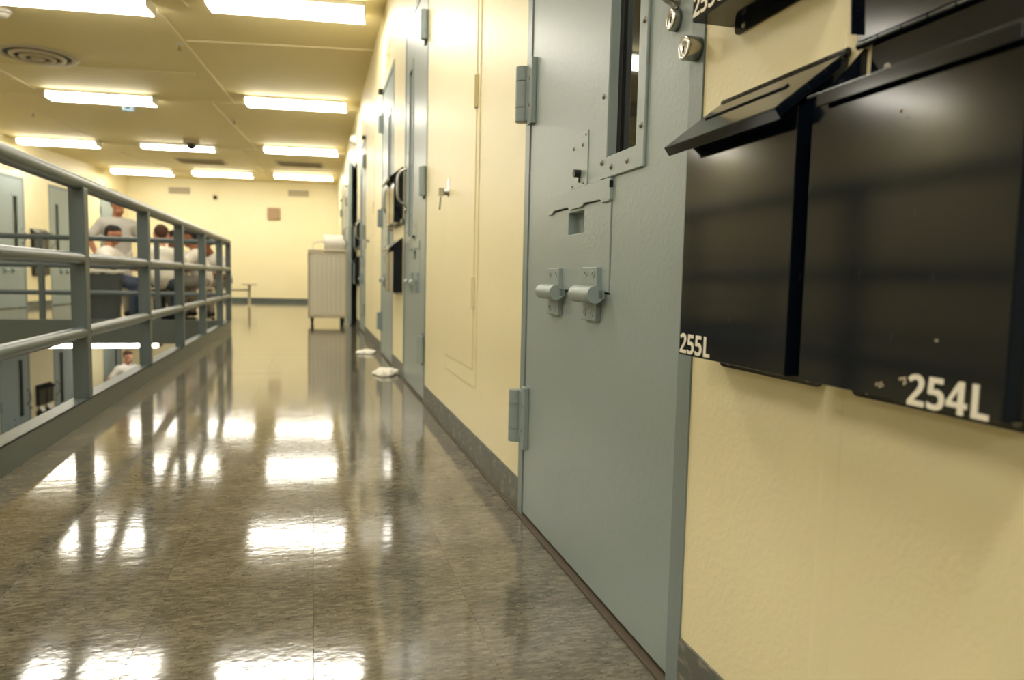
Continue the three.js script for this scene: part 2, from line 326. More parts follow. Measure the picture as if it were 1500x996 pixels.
  mesh('position_switch', B(-0.46, -0.40, 2.19, 2.225, 0.002, 0.04, 0.003), M.ventDark, root);
  // mortise key cylinder on the strike side of the frame
  const kc = lathe([[0, 0.0255], [0.009, 0.0255], [0.0105, 0.024], [0.012, 0.0255], [0.016, 0.0255], [0.0182, 0.023], [0.0182, 0], [0, 0]], 32); kc.rotateX(PI / 2); kc.translate(m(0.456), 1.016, 0.002);
  mesh('frame_lock', kc, M.steel, root);
  mesh('frame_keyhole', [B(0.4545, 0.4575, 1.008, 1.018, 0.026, 0.0285, 0.0005)], M.black, root);
  return root;
}
const doorProto = { '-1': makeDoor(-1), '1': makeDoor(1) };
let doorCount = 0;
function placeDoor(h, pos, turn, label, ajar = 0) {
  const d = doorProto[h].clone(); d.name = 'door_' + (++doorCount); d.position.copy(pos); d.rotation.y = turn; scene.add(d);
  tag(d, label, 'door', 'grey steel cell doors', 'structure');
  if (ajar) d.getObjectByName('leaf').rotation.y = ajar;
  return d;
}
const DOOR_TXT = ['grey steel cell door just behind the viewer by the black mailboxes', 'nearest grey steel cell door with food port beside mailbox 255L', 'second grey cell door along the right wall, hinges on its near side',
  'third grey cell door along the right wall, past the first set of distant mailboxes', 'fourth grey cell door along the right wall, before the ajar one', 'grey cell door standing slightly ajar behind the linen cart', 'sixth grey cell door, beyond the ajar door and cart', 'farthest grey cell door on the right wall near end wall'];
RIGHT_DOORS.forEach((z, i) => placeDoor(HINGE[i], new THREE.Vector3(WX, 0, z), -PI / 2, DOOR_TXT[i], i === 5 ? -0.14 : 0));
const LT = [['upper tier far side cell door at left picture edge', 'upper tier far side cell door right of the mailboxes', 'upper tier far side cell door in the corner by end wall'], ['lower tier far side cell door at left picture edge', 'lower tier far side cell door right of the lower mailboxes', 'lower tier far side cell door near the person below']];
[-4.0, -2.225, -0.1].forEach((s, i) => { const h = i % 2 ? 1 : -1; placeDoor(h, leftAt(s), LTURN, LT[0][i]); placeDoor(h, leftAt(s, LOW), LTURN, LT[1][i]); });

// ---------------------------------------------------------------- mailboxes
const font = await new FontLoader().loadAsync('fonts/droid/droid_sans_bold.typeface.json');
function lettering(text, height, width) {
  const g = new TextGeometry(text, { font, size: height / 0.72 * 0.72, depth: 0.0005, curveSegments: 8, bevelEnabled: false });
  g.computeBoundingBox(); const b = g.boundingBox, s = b.max.x - b.min.x, hh = b.max.y - b.min.y;
  g.translate(-b.min.x, -b.min.y, 0); g.scale(width / s, height / hh, 1); return g;
}
const MW = 0.24, MH = 0.295, MD = 0.062;
function makeMailbox(lid) {    // origin: wall face, bottom centre; +z out, +x towards viewer on the right wall
  const root = group('mailbox_template'); scene.remove(root);
  const t = 0.0022, w = MW / 2;
  const cheek = (x) => { const s = new THREE.Shape(); s.moveTo(0, 0); s.lineTo(MD - t, 0); s.lineTo(MD - t, MH - 0.004); s.lineTo(0.004, MH + 0.056); s.lineTo(0, MH + 0.056); s.closePath(); const g = new THREE.ExtrudeGeometry(s, { depth: t, bevelEnabled: false }); g.rotateY(-PI / 2); g.translate(x + t / 2, 0, 0); return g; };
  mesh('front_panel', [rb(-w, w, 0, MH, MD - t, MD, 0.001, 1)], M.box, root);
  mesh('side_panel', cheek(-w + t / 2), M.box, root);
  mesh('side_panel', cheek(w - t / 2), M.box, root);
  mesh('bottom_panel', [rb(-w, w, 0, t, 0.001, MD - t, 0.0008, 1)], M.box, root);
  const backPlate = mesh('back_plate', plate((() => { const s = new THREE.Shape(); const a = w - 0.012; s.moveTo(-a + 0.01, -0.016); s.lineTo(a - 0.01, -0.016); s.quadraticCurveTo(a, -0.016, a, -0.006); s.lineTo(a, MH + 0.06); s.lineTo(-a, MH + 0.06); s.lineTo(-a, -0.006); s.quadraticCurveTo(-a, -0.016, -a + 0.01, -0.016); return s; })(), 0.003).translate(0, 0, 0.0035), M.box, root);
  for (const x of [-0.085, 0.085]) for (const y of [-0.008, MH + 0.028]) { const s = new THREE.SphereGeometry(0.0048, 10, 6); s.scale(1, 1, 0.5); s.translate(x, y, 0.0036); mesh('screw', s, M.screw, backPlate); }
  // lid, hinged on the wall above the box
  const L = 0.112, lw = w + 0.006, lidG = group('lid_geo'); scene.remove(lidG);
  const geos = [rb(-lw, lw, -0.0012, 0.0012, 0.004, L, 0.001, 1), rb(-lw, lw, -0.013, 0.0, L - 0.002, L, 0.0009, 1), rb(-lw, -lw + 0.002, -0.010, 0, 0.012, L, 0.0009, 1), rb(lw - 0.002, lw, -0.010, 0, 0.012, L, 0.0009, 1), rb(-lw + 0.025, lw - 0.05, 0.001, 0.0034, 0.045, 0.052, 0.001, 1)];
  const barrel = []; for (let k = 0; k < 8; k++) { const a = -lw + k * (2 * lw / 8); barrel.push(rod([a + 0.001, 0, 0], [a + 2 * lw / 8 - 0.001, 0, 0], 0.004, 10)); }
  const lm = mesh('lid', geos, M.box, root); mesh('lid_hinge', barrel, M.box, lm); lm.position.set(0, MH + 0.06, 0.006);
  lm.rotation.x = lid === 'open' ? -PI / 2 + 0.06 : 0.66;
  if (lid === 'open') mesh('rim', [rb(-w, w, MH - 0.002, MH + 0.0015, MD - 0.002, MD + 0.0085, 0.001, 1), rb(-w + 0.016, w, MH - 0.013, MH, MD + 0.006, MD + 0.0085, 0.001, 1)], M.box, root);
  return root;
}
const boxProto = { shut: makeMailbox('shut'), open: makeMailbox('open') };
function placeBox(kind, pos, turn, label, grp, text) {
  const b = boxProto[kind].clone(); b.name = numbered('mailbox'); b.position.copy(pos); b.rotation.y = turn; scene.add(b);
  tag(b, label, 'mailbox', grp);
  if (text) { const g = lettering(text[0], 0.028, 0.08); g.translate(text[1], 0.0005 + text[2], MD + 0.0001); mesh('number_lettering', g, M.letter, b); }
  return b;
}
const wr = (y, z) => new THREE.Vector3(WX, y, z);
placeBox('shut', wr(0.562, -0.81), -PI / 2, 'black metal mailbox lettered 255L with a sloping lid', 'wall mailboxes', ['255L', -0.117, 0.002]);
const box254 = placeBox('open', wr(0.562, -0.545), -PI / 2, 'large black metal mailbox lettered 254L with its lid flipped up', 'wall mailboxes', ['254L', 0.029, -0.002]);
{
  reseed(77);
  for (const [x, y, rr, n] of [[0.0005, 0.2565, 0.0022, 1], [0.008, 0.249, 0.0009, 1], [0.024, 0.018, 0.0012, 9], [-0.004, 0.012, 0.0011, 7], [0.053, 0.057, 0.0009, 2]]) {
    const gs = [];
    for (let k = 0; k < n; k++) { const c = cyl(1, 1, 0.0003, 9); c.rotateX(PI / 2); c.scale(rr * (0.6 + 0.8 * rnd()), rr * (0.6 + 0.8 * rnd()), 1); c.translate(x + (n > 1 ? (rnd() - 0.5) * 0.009 : 0), y + (n > 1 ? (rnd() - 0.5) * 0.007 : 0), MD + 0.00012); gs.push(c); }
    mesh('paint_chip', gs, n === 1 ? M.rust : M.vent, box254);
  }
}
placeBox('shut', wr(1.020, -0.81), -PI / 2, 'black metal mailbox lettered 255U cut by the top edge', 'wall mailboxes', ['255U', -0.118, 0.004]);
{
  const grp = 'wall mailboxes';
  const where = ['between the second and third doors', 'between the fourth door and the ajar door', 'near the far end of the cell wall'];
  [-5.06, -9.645, -14.23].forEach((z, i) => { for (const [dz, n] of [[0.135, 'nearer'], [-0.135, 'farther']]) { placeBox('shut', wr(0.562, z + dz), -PI / 2, 'lower ' + n + ' black mailbox ' + where[i], grp); placeBox('shut', wr(1.02, z + dz), -PI / 2, 'upper ' + n + ' black mailbox ' + where[i], grp); } });
  for (const [ds, n] of [[-0.135, 'left'], [0.135, 'right']]) for (const [y, t] of [[0, 'upper tier'], [LOW, 'lower tier']]) for (const [by, u] of [[0.562, 'bottom'], [1.02, 'top']])
    placeBox('shut', leftAt(-3.1 + ds, y + by), LTURN, u + ' ' + n + ' black mailbox on the far side wall, ' + t, grp);
}
// number stencils over doors
function stencil(text, pos, turn, mat, label) {
  const g = lettering(text, 0.14, 0.34); g.translate(-0.17, 0, 0.0005);
  const o = mesh('door_number', g, mat); o.position.copy(pos); o.rotation.y = turn; tag(o, label, 'number', 'painted numbers over doors');
}
stencil('257', wr(2.31, -5.87), -PI / 2, M.ochre, 'ochre number painted above the third cell door');
stencil('263', leftAt(-4.0, 2.30), LTURN, M.red, 'reddish number painted above the far side door at left edge');
stencil('261', leftAt(0.2, 2.34), LTURN, M.ochre, 'number painted on the far side wall near the corner');

// ---------------------------------------------------------------- chase panels
function chasePanel(z, label) {
  const o = group('access_panel'); o.position.set(WX, 0, z); o.rotation.y = -PI / 2; tag(o, label, 'panel', 'flush access panels in the cell wall');
  mesh('panel_frame', [plate(rectShape(-0.325, 0.325, 0.27, 2.35, [[-0.284, 0.284, 0.326, 2.30]]), 0.004, 0.0012).translate(0, 0, 0.0035)], M.wall, o);
  mesh('panel_door', plate(rectShape(-0.281, 0.281, 0.332, 2.297), 0.006, 0.001).translate(0, 0, 0.0065), M.wall, o);
  for (const y of [2.02, 1.325, 0.612]) mesh('panel_hinge', [rb(0.262, 0.302, y - 0.056, y + 0.056, 0.002, 0.009, 0.001, 1), rod([0.283, y - 0.056, 0.009], [0.283, y + 0.056, 0.009], 0.006, 12)], y > 1 && y < 2 ? M.caulk : M.seam, o);
  const l = lathe([[0, 0.022], [0.012, 0.022], [0.014, 0.02], [0.015, 0.006], [0.02, 0.004], [0.02, 0], [0, 0]], 20); l.rotateX(PI / 2); l.translate(-0.25, 1.03, 0.004);
  mesh('panel_lock', [l, rb(-0.268, -0.232, 1.01, 1.09, 0.003, 0.008, 0.002, 1)], M.steel, o);
  mesh('key', [rb(-0.252, -0.247, 1.012, 1.046, 0.026, 0.05, 0.001, 1), rod([-0.25, 1.01, 0.04], [-0.262, 0.955, 0.042], 0.004, 8)], M.steel, o);
}
chasePanel(-2.86, 'tall cream access panel with lock and key between first two doors');
chasePanel(-7.42, 'tall cream access panel between the third and fourth doors');
chasePanel(-12.0, 'tall cream access panel beyond the ajar door');

// ---------------------------------------------------------------- railings
function pipeRail(o, name, a, b, r) { mesh(name, rod(a, b, r, 24), M.rail, o); }
{
  const o = group('guard_railing'); o.position.set(0, 0, 0); tag(o, 'long slate pipe guard railing beside the walkway', 'railing');
  const px = KX - 0.032, zs = [2.6, 1.35, 0.1, -1.15, -2.35, -3.58, -4.84, -6.03, -7.22, -8.5, -9.35];
  for (const z of zs) mesh('post', rb(px - 0.031, px + 0.031, 0.1, 1.02, z - 0.031, z + 0.031, 0.004, 2), M.rail, o);
  pipeRail(o, 'top_rail', [px, 1.04, 2.65], [px, 1.04, -9.38], 0.033);
  for (const [n, y] of [['middle_rail', 0.713], ['bottom_rail', 0.39]]) for (let i = 0; i + 1 < zs.length; i++) pipeRail(o, n, [px + 0.006, y, zs[i] - 0.028], [px + 0.006, y, zs[i + 1] + 0.028], 0.027);
  const c = group('guard_railing'); tag(c, 'slate pipe guard railing crossing the opening at the landing', 'railing');
  const xs = [-2.97, -1.77, -4.2, -5.5];
  for (const x of xs) mesh('post', rb(x - 0.028, x + 0.028, 0.1, 1.02, ZE - 0.064, ZE - 0.008, 0.004, 2), M.rail, c);
  pipeRail(c, 'top_rail', [-5.9, 1.03, ZE - 0.036], [px - 0.04, 1.03, ZE - 0.036], 0.03);
  pipeRail(c, 'middle_rail', [-5.9, 0.713, ZE - 0.036], [px - 0.032, 0.713, ZE - 0.036], 0.027);
  pipeRail(c, 'bottom_rail', [-5.9, 0.405, ZE - 0.036], [px - 0.032, 0.405, ZE - 0.036], 0.027);
}

// ---------------------------------------------------------------- fluorescent lights
function ceilingLight(x, y, z, turn, label, open = false, grp = 'fluorescent ceiling lights') {
  const o = group('ceiling_light'); o.position.set(x, y, z); o.rotation.y = turn; tag(o, label, 'light', grp);
  const L = 0.61;
  mesh('housing', rb(-L, L, -0.035, 0, -0.13, 0.13, 0.004, 1), M.white, o);
  if (!open) {
    const s = new THREE.Shape(); s.moveTo(-0.125, 0); s.lineTo(-0.13, -0.02); s.quadraticCurveTo(-0.125, -0.06, -0.09, -0.064); s.lineTo(0.09, -0.064); s.quadraticCurveTo(0.125, -0.06, 0.13, -0.02); s.lineTo(0.125, 0); s.closePath();
    const g = new THREE.ExtrudeGeometry(s, { depth: 2 * L - 0.03, bevelEnabled: false }); g.rotateY(PI / 2); g.translate(-L + 0.015, -0.0355, 0);
    mesh('diffuser', g, M.glow, o);
    for (const e of [-1, 1]) mesh('end_cap', rb(e * (L - 0.013), e * L, -0.098, -0.0355, -0.128, 0.128, 0.004, 1), M.white, o);
  } else {
    for (const t of [-0.075, 0.075]) mesh('tube_lamp', rod([-L + 0.03, -0.066, t], [L - 0.03, -0.066, t], 0.019, 16), M.glow, o);
    for (const e of [-1, 1]) mesh('lamp_holder', rb(e * (L - 0.03), e * L, -0.095, -0.035, -0.11, 0.11, 0.004, 1), M.white, o);
  }
  const l = new THREE.RectAreaLight(LAMP_COLOR, LAMP_LIGHT, 1.18, 0.2); l.position.set(0, -0.103, 0); l.rotation.x = -PI / 2; l.name = 'lamp_glow'; o.add(l);
}
const T7 = -0.1;
[[0.5, 'over the walkway behind the viewer'], [-2.9, 'over the walkway just above the viewer'], [-6.27, 'over the walkway, largest at the top centre'], [-9.66, 'over the walkway, second in the right hand row'], [-13.2, 'over the walkway, third in the right hand row'], [-16.6, 'over the walkway, nearest the end wall']].forEach(([z, t]) => ceilingLight(-0.195, CEIL, z, T7, 'glowing fluorescent ceiling light ' + t));
ceilingLight(-1.86, CEIL, -6.65, T7, 'glowing fluorescent ceiling light at the top left corner');
ceilingLight(-2.51, CEIL, -10.2, T7, 'glowing fluorescent ceiling light in middle row with a small box behind');
ceilingLight(-2.21, CEIL, -13.7, T7, 'open two-tube fluorescent ceiling light partly hidden by a dome camera', true);
ceilingLight(-1.86, CEIL, -16.9, T7, 'glowing fluorescent ceiling light in middle row by the end wall');
ceilingLight(-4.1, CEIL, -13.95, T7, 'glowing fluorescent ceiling light far left above the railing');
ceilingLight(-3.51, CEIL, -17.3, T7, 'glowing fluorescent ceiling light at far left by the end wall');
ceilingLight(-0.195, CEIL, 3.9, T7, 'fluorescent ceiling light over the walkway by the back wall');
[[3.7, 'first row from the back wall'], [0.3, 'second row from the back wall'], [-3.2, 'third row from the back wall']].forEach(([z, t]) => ceilingLight(-2.3, CEIL, z, T7, 'fluorescent ceiling light over the opening, ' + t));
[[3.4, 'first row from the back wall'], [0, 'second row from the back wall'], [-3.4, 'third row from the back wall'], [-6.9, 'fourth row from the back wall'], [-10.4, 'fifth row from the back wall']].forEach(([z, t]) => ceilingLight(-5.35, CEIL, z, T7, 'fluorescent ceiling light beside the far side wall, ' + t));
ceilingLight(-2.43, SLAB, -9.78, 0, 'glowing fluorescent light under the landing on the lower tier');
ceilingLight(-2.6, SLAB, -13.2, T7, 'lower tier fluorescent light beneath the landing, middle');
ceilingLight(-3.2, SLAB, -16.6, T7, 'lower tier fluorescent light near the end wall');

// ---------------------------------------------------------------- ceiling and wall fittings
{
  const v = group('round_vent'); v.position.set(-2.7, CEIL, -8.6); tag(v, 'round ring ceiling vent at upper left', 'vent');
  for (const [r0, r1, y] of [[0.30, 0.365, -0.012], [0.205, 0.255, -0.03], [0.115, 0.165, -0.042]]) mesh('ring', lathe([[r0, y + 0.006], [r0 + 0.006, y - 0.012], [r1 - 0.006, y - 0.006], [r1, y + 0.008], [r1 - 0.006, y + 0.010], [r0, y + 0.006]], 48), M.vent, v);
  mesh('centre_cap', lathe([[0, -0.056], [0.05, -0.054], [0.07, -0.044], [0.06, -0.04], [0, -0.04]], 32), M.vent, v);
  mesh('throat', (() => { const g = cyl(0.335, 0.335, 0.003, 40); g.translate(0, -0.0018, 0); return g; })(), M.black, v);
  for (const [x, z, t] of [[-3.77, -11.75, 'at far left beside the seam'], [-1.235, -7.75, 'on the near seam strip'], [-1.08, -11.2, 'beside the second seam strip']]) {
    const s = group('sprinkler_head'); s.position.set(x, CEIL, z); tag(s, 'small ceiling sprinkler head ' + t, 'sprinkler', 'sprinkler heads');
    mesh('escutcheon', lathe([[0, -0.012], [0.03, -0.010], [0.04, 0], [0, 0]], 20), M.white, s);
    mesh('nozzle', lathe([[0, -0.055], [0.02, -0.055], [0.02, -0.05], [0.008, -0.045], [0.01, -0.01], [0, -0.01]], 16), M.brass, s);
  }
  const b = group('ceiling_sensor'); b.position.set(-2.3, CEIL, -10.55); tag(b, 'small blue-grey box on ceiling behind the middle light', 'sensor');
  mesh('body', rb(-0.07, 0.07, -0.12, 0, -0.04, 0.04, 0.01, 2), M.blueGrey, b); mesh('lens', rod([0, -0.07, 0.04], [0, -0.07, 0.055], 0.025, 16), M.black, b);
  const d = group('dome_camera'); d.position.set(-1.93, CEIL, -13.1); tag(d, 'dome camera hanging in front of the two-tube light', 'camera');
  mesh('mount', rb(-0.12, 0.12, -0.07, 0, -0.07, 0.07, 0.01, 2), M.vent, d); mesh('dome', (() => { const g = new THREE.SphereGeometry(0.075, 20, 12); g.translate(0, -0.09, 0); return g; })(), M.glass, d);
  const sm = group('smoke_detector'); sm.position.set(-2.53, CEIL, -7.25); tag(sm, 'white round smoke detector at top left picture edge', 'detector');
  mesh('base', lathe([[0, -0.03], [0.06, -0.03], [0.075, 0], [0, 0]], 24), M.white, sm); mesh('cap', lathe([[0, -0.065], [0.035, -0.062], [0.055, -0.032], [0, -0.032]], 24), M.white, sm);
  for (const [x, z, t] of [[-2.1, -15.5, 'left of the seam'], [-0.25, -15.1, 'over the walkway end']]) {
    const g = group('ceiling_vent'); g.position.set(x, CEIL, z); g.rotation.y = T7; tag(g, 'rectangular ceiling vent ' + t, 'vent', 'rectangular ceiling vents');
    mesh('vent_frame', plate(rectShape(-0.45, 0.45, -0.3, 0.3, [[-0.4, 0.4, -0.25, 0.25]]), 0.012, 0.002).rotateX(PI / 2).translate(0, -0.012, 0), M.vent, g);
    for (let k = 0; k < 8; k++) { const q = rb(-0.4, 0.4, -0.002, 0.002, -0.03, 0.03, 0.001, 1); q.rotateX(0.7); q.translate(0, -0.012, -0.21 + k * 0.06); mesh('louver', q, M.vent, g); }
  }
  const turn = Math.atan2(-(FARZ - corner.z), WX - corner.x), far = (x, y, out = 0) => new THREE.Vector3(x, y, corner.z + (x - corner.x) * (FARZ - corner.z) / (WX - corner.x) + out);
  for (const [x, y, t] of [[-3.02, 2.57, 'left, below the lights'], [-0.34, 2.6, 'right, above the linen cart']]) {
    const g = group('grille_vent'); g.position.copy(far(x, y, 0.001)); g.rotation.y = turn; tag(g, 'small tan grille on the end wall, ' + t, 'vent', 'end wall grilles');
    mesh('grille_frame', plate(rectShape(-0.24, 0.24, -0.075, 0.075, [[-0.22, 0.22, -0.055, 0.055]]), 0.012, 0.002).translate(0, 0, 0.013), M.vent, g);
    for (let k = 0; k < 5; k++) { const q = rb(-0.22, 0.22, -0.010, 0.010, -0.001, 0.001, 0.0008, 1); q.rotateX(0.6); q.translate(0, -0.044 + k * 0.022, 0.007); mesh('louver', q, M.vent, g); }
  }
  const c = group('security_camera'); c.position.copy(far(-2.22, 2.44, 0.001)); c.rotation.y = turn; tag(c, 'small dark round camera on the end wall', 'camera');
  mesh('plate', rb(-0.08, 0.08, -0.08, 0.08, 0, 0.012, 0.004, 1), M.seam, c); mesh('lens', (() => { const g = new THREE.SphereGeometry(0.045, 16, 12); g.translate(0, 0, 0.02); return g; })(), M.black, c);
  const s = group('loudspeaker'); s.position.copy(far(-0.9, 2.1, 0.001)); s.rotation.y = turn; tag(s, 'square brown speaker on the end wall', 'speaker');
  mesh('case', rb(-0.14, 0.14, -0.14, 0.14, 0, 0.06, 0.008, 2), M.brown, s); mesh('grille', rb(-0.115, 0.115, -0.115, 0.115, 0.058, 0.064, 0.003, 1), M.brown, s);
  const e = group('bulkhead_fitting'); e.position.copy(wr(2.5, -10.2)); e.rotation.y = -PI / 2; tag(e, 'white rounded fitting on the wall above the ajar door', 'fitting');
  mesh('back', rb(-0.08, 0.08, -0.06, 0.06, 0, 0.03, 0.008, 2), M.white, e); mesh('cover', (() => { const g = new THREE.SphereGeometry(0.075, 20, 14); g.scale(1, 0.8, 0.8); g.translate(0, 0, 0.03); return g; })(), M.white, e);
}

// ---------------------------------------------------------------- linen cart
{
  const c = group('linen_cart'); c.position.set(0.185, 0, -10.33); tag(c, 'cream ribbed rolling cart parked by the ajar door', 'cart');
  const w = 0.245, d = 0.29, y0 = 0.13, y1 = 0.965;
  mesh('body', [rb(-w + 0.006, w - 0.006, y0, y1, -d + 0.006, d - 0.006, 0.008, 1)], M.cart, c);
  for (let k = 0; k < 8; k++) { const x = -w + 0.035 + k * (2 * w - 0.07) / 7; mesh('rib', rb(x - 0.019, x + 0.019, y0 + 0.02, y1 - 0.05, d - 0.008, d + 0.002, 0.004, 1), M.cart, c); }
  for (const e of [-1, 1]) for (const f of [-1, 1]) mesh('corner_post', rb(e * w - 0.014, e * w + 0.014, y0 - 0.01, y1 + 0.03, f * d - 0.014, f * d + 0.014, 0.006, 2), M.vent, c);
  mesh('top_rim', [rod([-w, y1 + 0.03, d], [w, y1 + 0.03, d], 0.014, 12), rod([-w, y1 + 0.03, -d], [w, y1 + 0.03, -d], 0.014, 12), rod([-w, y1 + 0.03, -d], [-w, y1 + 0.03, d], 0.014, 12), rod([w, y1 + 0.03, -d], [w, y1 + 0.03, d], 0.014, 12)], M.vent, c);
  mesh('base_frame', rb(-w - 0.012, w + 0.012, y0 - 0.03, y0, -d - 0.012, d + 0.012, 0.006, 1), M.vent, c);
  mesh('push_handle', tube([[-w + 0.06, y1 + 0.03, -d], [-w + 0.06, y1 + 0.15, -d - 0.02], [-w + 0.1, y1 + 0.17, -d - 0.03], [w - 0.1, y1 + 0.17, -d - 0.03], [w - 0.06, y1 + 0.15, -d - 0.02], [w - 0.06, y1 + 0.03, -d]], 0.013, 40, 10), M.cart, c);
  for (const e of [-1, 1]) for (const f of [-1, 1]) {
    const x = e * (w - 0.045), z = f * (d - 0.06);
    const k = mesh('caster', [bx(x - 0.022, x - 0.017, 0.04, 0.1, z - 0.018, z + 0.018), bx(x + 0.017, x + 0.022, 0.04, 0.1, z - 0.018, z + 0.018), bx(x - 0.025, x + 0.025, 0.092, 0.1, z - 0.03, z + 0.03)], M.rubber, c);
    mesh('wheel', rod([x - 0.016, 0.0485, z], [x + 0.016, 0.0485, z], 0.048, 20), M.rubber, k);
  }
  const r = mesh('paper_roll', [(() => { const g = lathe([[0.03, -0.14], [0.112, -0.14], [0.118, -0.134], [0.118, 0.134], [0.112, 0.14], [0.03, 0.14], [0.03, -0.14]], 32); g.rotateZ(PI / 2); return g; })()], M.white);
  r.position.set(0.275, 0.978 + 0.118, -10.2); tag(r, 'large white roll lying on top of the cream cart', 'roll');
}
// crumpled papers on the floor
function crumple(seed, rx, ry, rz) {
  let g = new THREE.IcosahedronGeometry(1, 14); g.deleteAttribute('uv'); g.deleteAttribute('normal'); g = mergeVertices(g);
  const p = g.attributes.position, ridge = (x, y, s) => 1 - 2 * Math.abs(vnoise(x, y, 256, 256, s) - 0.5);
  for (let i = 0; i < p.count; i++) {
    const x = p.getX(i), y = p.getY(i), z = p.getZ(i), n = 0.5 + 0.42 * ridge(x * 1.9 + 9, z * 1.9 + y + 9, seed) + 0.3 * ridge(x * 4 + y * 2 + 30, z * 4.3 - y * 2 + 30, seed + 3) + 0.12 * ridge(x * 9 + y * 3 + 50, z * 9 + 50, seed + 5), e = 0.6 + 0.55 * vnoise(Math.atan2(z, x) * 1.6 + 20, 3, 256, 256, seed + 8);
    p.setXYZ(i, x * rx * e * (0.8 + 0.25 * n), Math.max(y, -0.25) * ry * n * 1.3, z * rz * e * (0.8 + 0.25 * n));
  }
  g.computeBoundingBox(); g.translate(0, -g.boundingBox.min.y, 0);
  return toCreasedNormals(g, 0.3);
}
for (const [x, z, s, rx, ry, rz, t] of [[0.47, -4.98, 5, 0.085, 0.022, 0.13, 'crumpled white paper on the floor by the second door'], [0.45, -6.38, 9, 0.085, 0.015, 0.14, 'flattened white paper on the floor by the third door']]) {
  const o = mesh('crumpled_paper', crumple(s, rx, ry, rz), M.paper); o.position.set(x, 0.001, z); tag(o, t, 'paper', 'papers dropped on the walkway');
}

// ---------------------------------------------------------------- day room tables, bin
function table(x, z, half, reaches, label) {
  const t = group('day_room_table'); t.position.set(x, 0, z); tag(t, label, 'table', 'tables with fixed stools');
  mesh('tabletop', rb(-half, half, 0.74, 0.77, -half, half, 0.012, 2), M.vent, t);
  mesh('pedestal', [rod([0, 0.02, 0], [0, 0.745, 0], 0.05, 20), (() => { const g = cyl(0.2, 0.22, 0.02, 28); g.translate(0, 0.0101, 0); return g; })()], M.rail, t);
  for (let k = 0; k < 4; k++) {
    const a = k * PI / 2, c = Math.cos(a), s = Math.sin(a), reach = reaches[k];
    const arm = mesh('stool_arm', [rod([c * 0.04, 0.33, s * 0.04], [c * reach, 0.33, s * reach], 0.022, 12), rod([c * reach, 0.001, s * reach], [c * reach, 0.44, s * reach], 0.026, 14), (() => { const g = cyl(0.1, 0.11, 0.012, 20); g.translate(c * reach, 0.0065, s * reach); return g; })()], M.vent, t);
    mesh('stool_seat', (() => { const g = lathe([[0, 0.46], [0.14, 0.46], [0.155, 0.452], [0.155, 0.44], [0.14, 0.434], [0, 0.434]], 28); g.translate(c * reach, 0, s * reach); return g; })(), M.vent, arm);
  }
}
table(-2.03, -11.05, 0.3, [0.53, 0.75, 0.71, 0.75], 'square steel day room table with the seated group around it');
table(-2.1, -15.95, 0.42, [0.82, 0.82, 0.82, 0.82], 'empty steel day room table with round stools by end wall');
{
  const b = group('trash_bin'); b.position.set(-2.55, 0, -10.05); tag(b, 'large dark grey trash bin behind the crossing railing', 'bin');
  mesh('body', lathe([[0, 0.001], [0.2, 0.001], [0.215, 0.02], [0.25, 0.64], [0.262, 0.645], [0.262, 0.665], [0.245, 0.668], [0.24, 0.62], [0.205, 0.03], [0, 0.03]], 40), M.bin, b);
  const bag = lathe([[0.242, 0.62], [0.25, 0.672], [0.268, 0.675], [0.272, 0.65], [0.27, 0.635], [0.266, 0.635], [0.263, 0.65], [0.262, 0.669], [0.254, 0.669], [0.246, 0.62]], 56);
  const p = bag.attributes.position; for (let i = 0; i < p.count; i++) { const a = Math.atan2(p.getZ(i), p.getX(i)), n = 1 + 0.012 * Math.sin(a * 14) + 0.008 * Math.sin(a * 5 + 1); p.setX(i, p.getX(i) * n); p.setZ(i, p.getZ(i) * n); if (p.getY(i) > 0.63 && p.getY(i) < 0.64) p.setY(i, p.getY(i) + 0.008 * Math.sin(a * 6)); }
  bag.computeVertexNormals(); mesh('liner_bag', bag, M.bag, b);
  for (const s of [-1, 1]) mesh('grip', tube([[s * 0.25, 0.55, -0.06], [s * 0.285, 0.55, -0.04], [s * 0.285, 0.55, 0.04], [s * 0.25, 0.55, 0.06]], 0.012, 20, 8), M.bin, b);
}

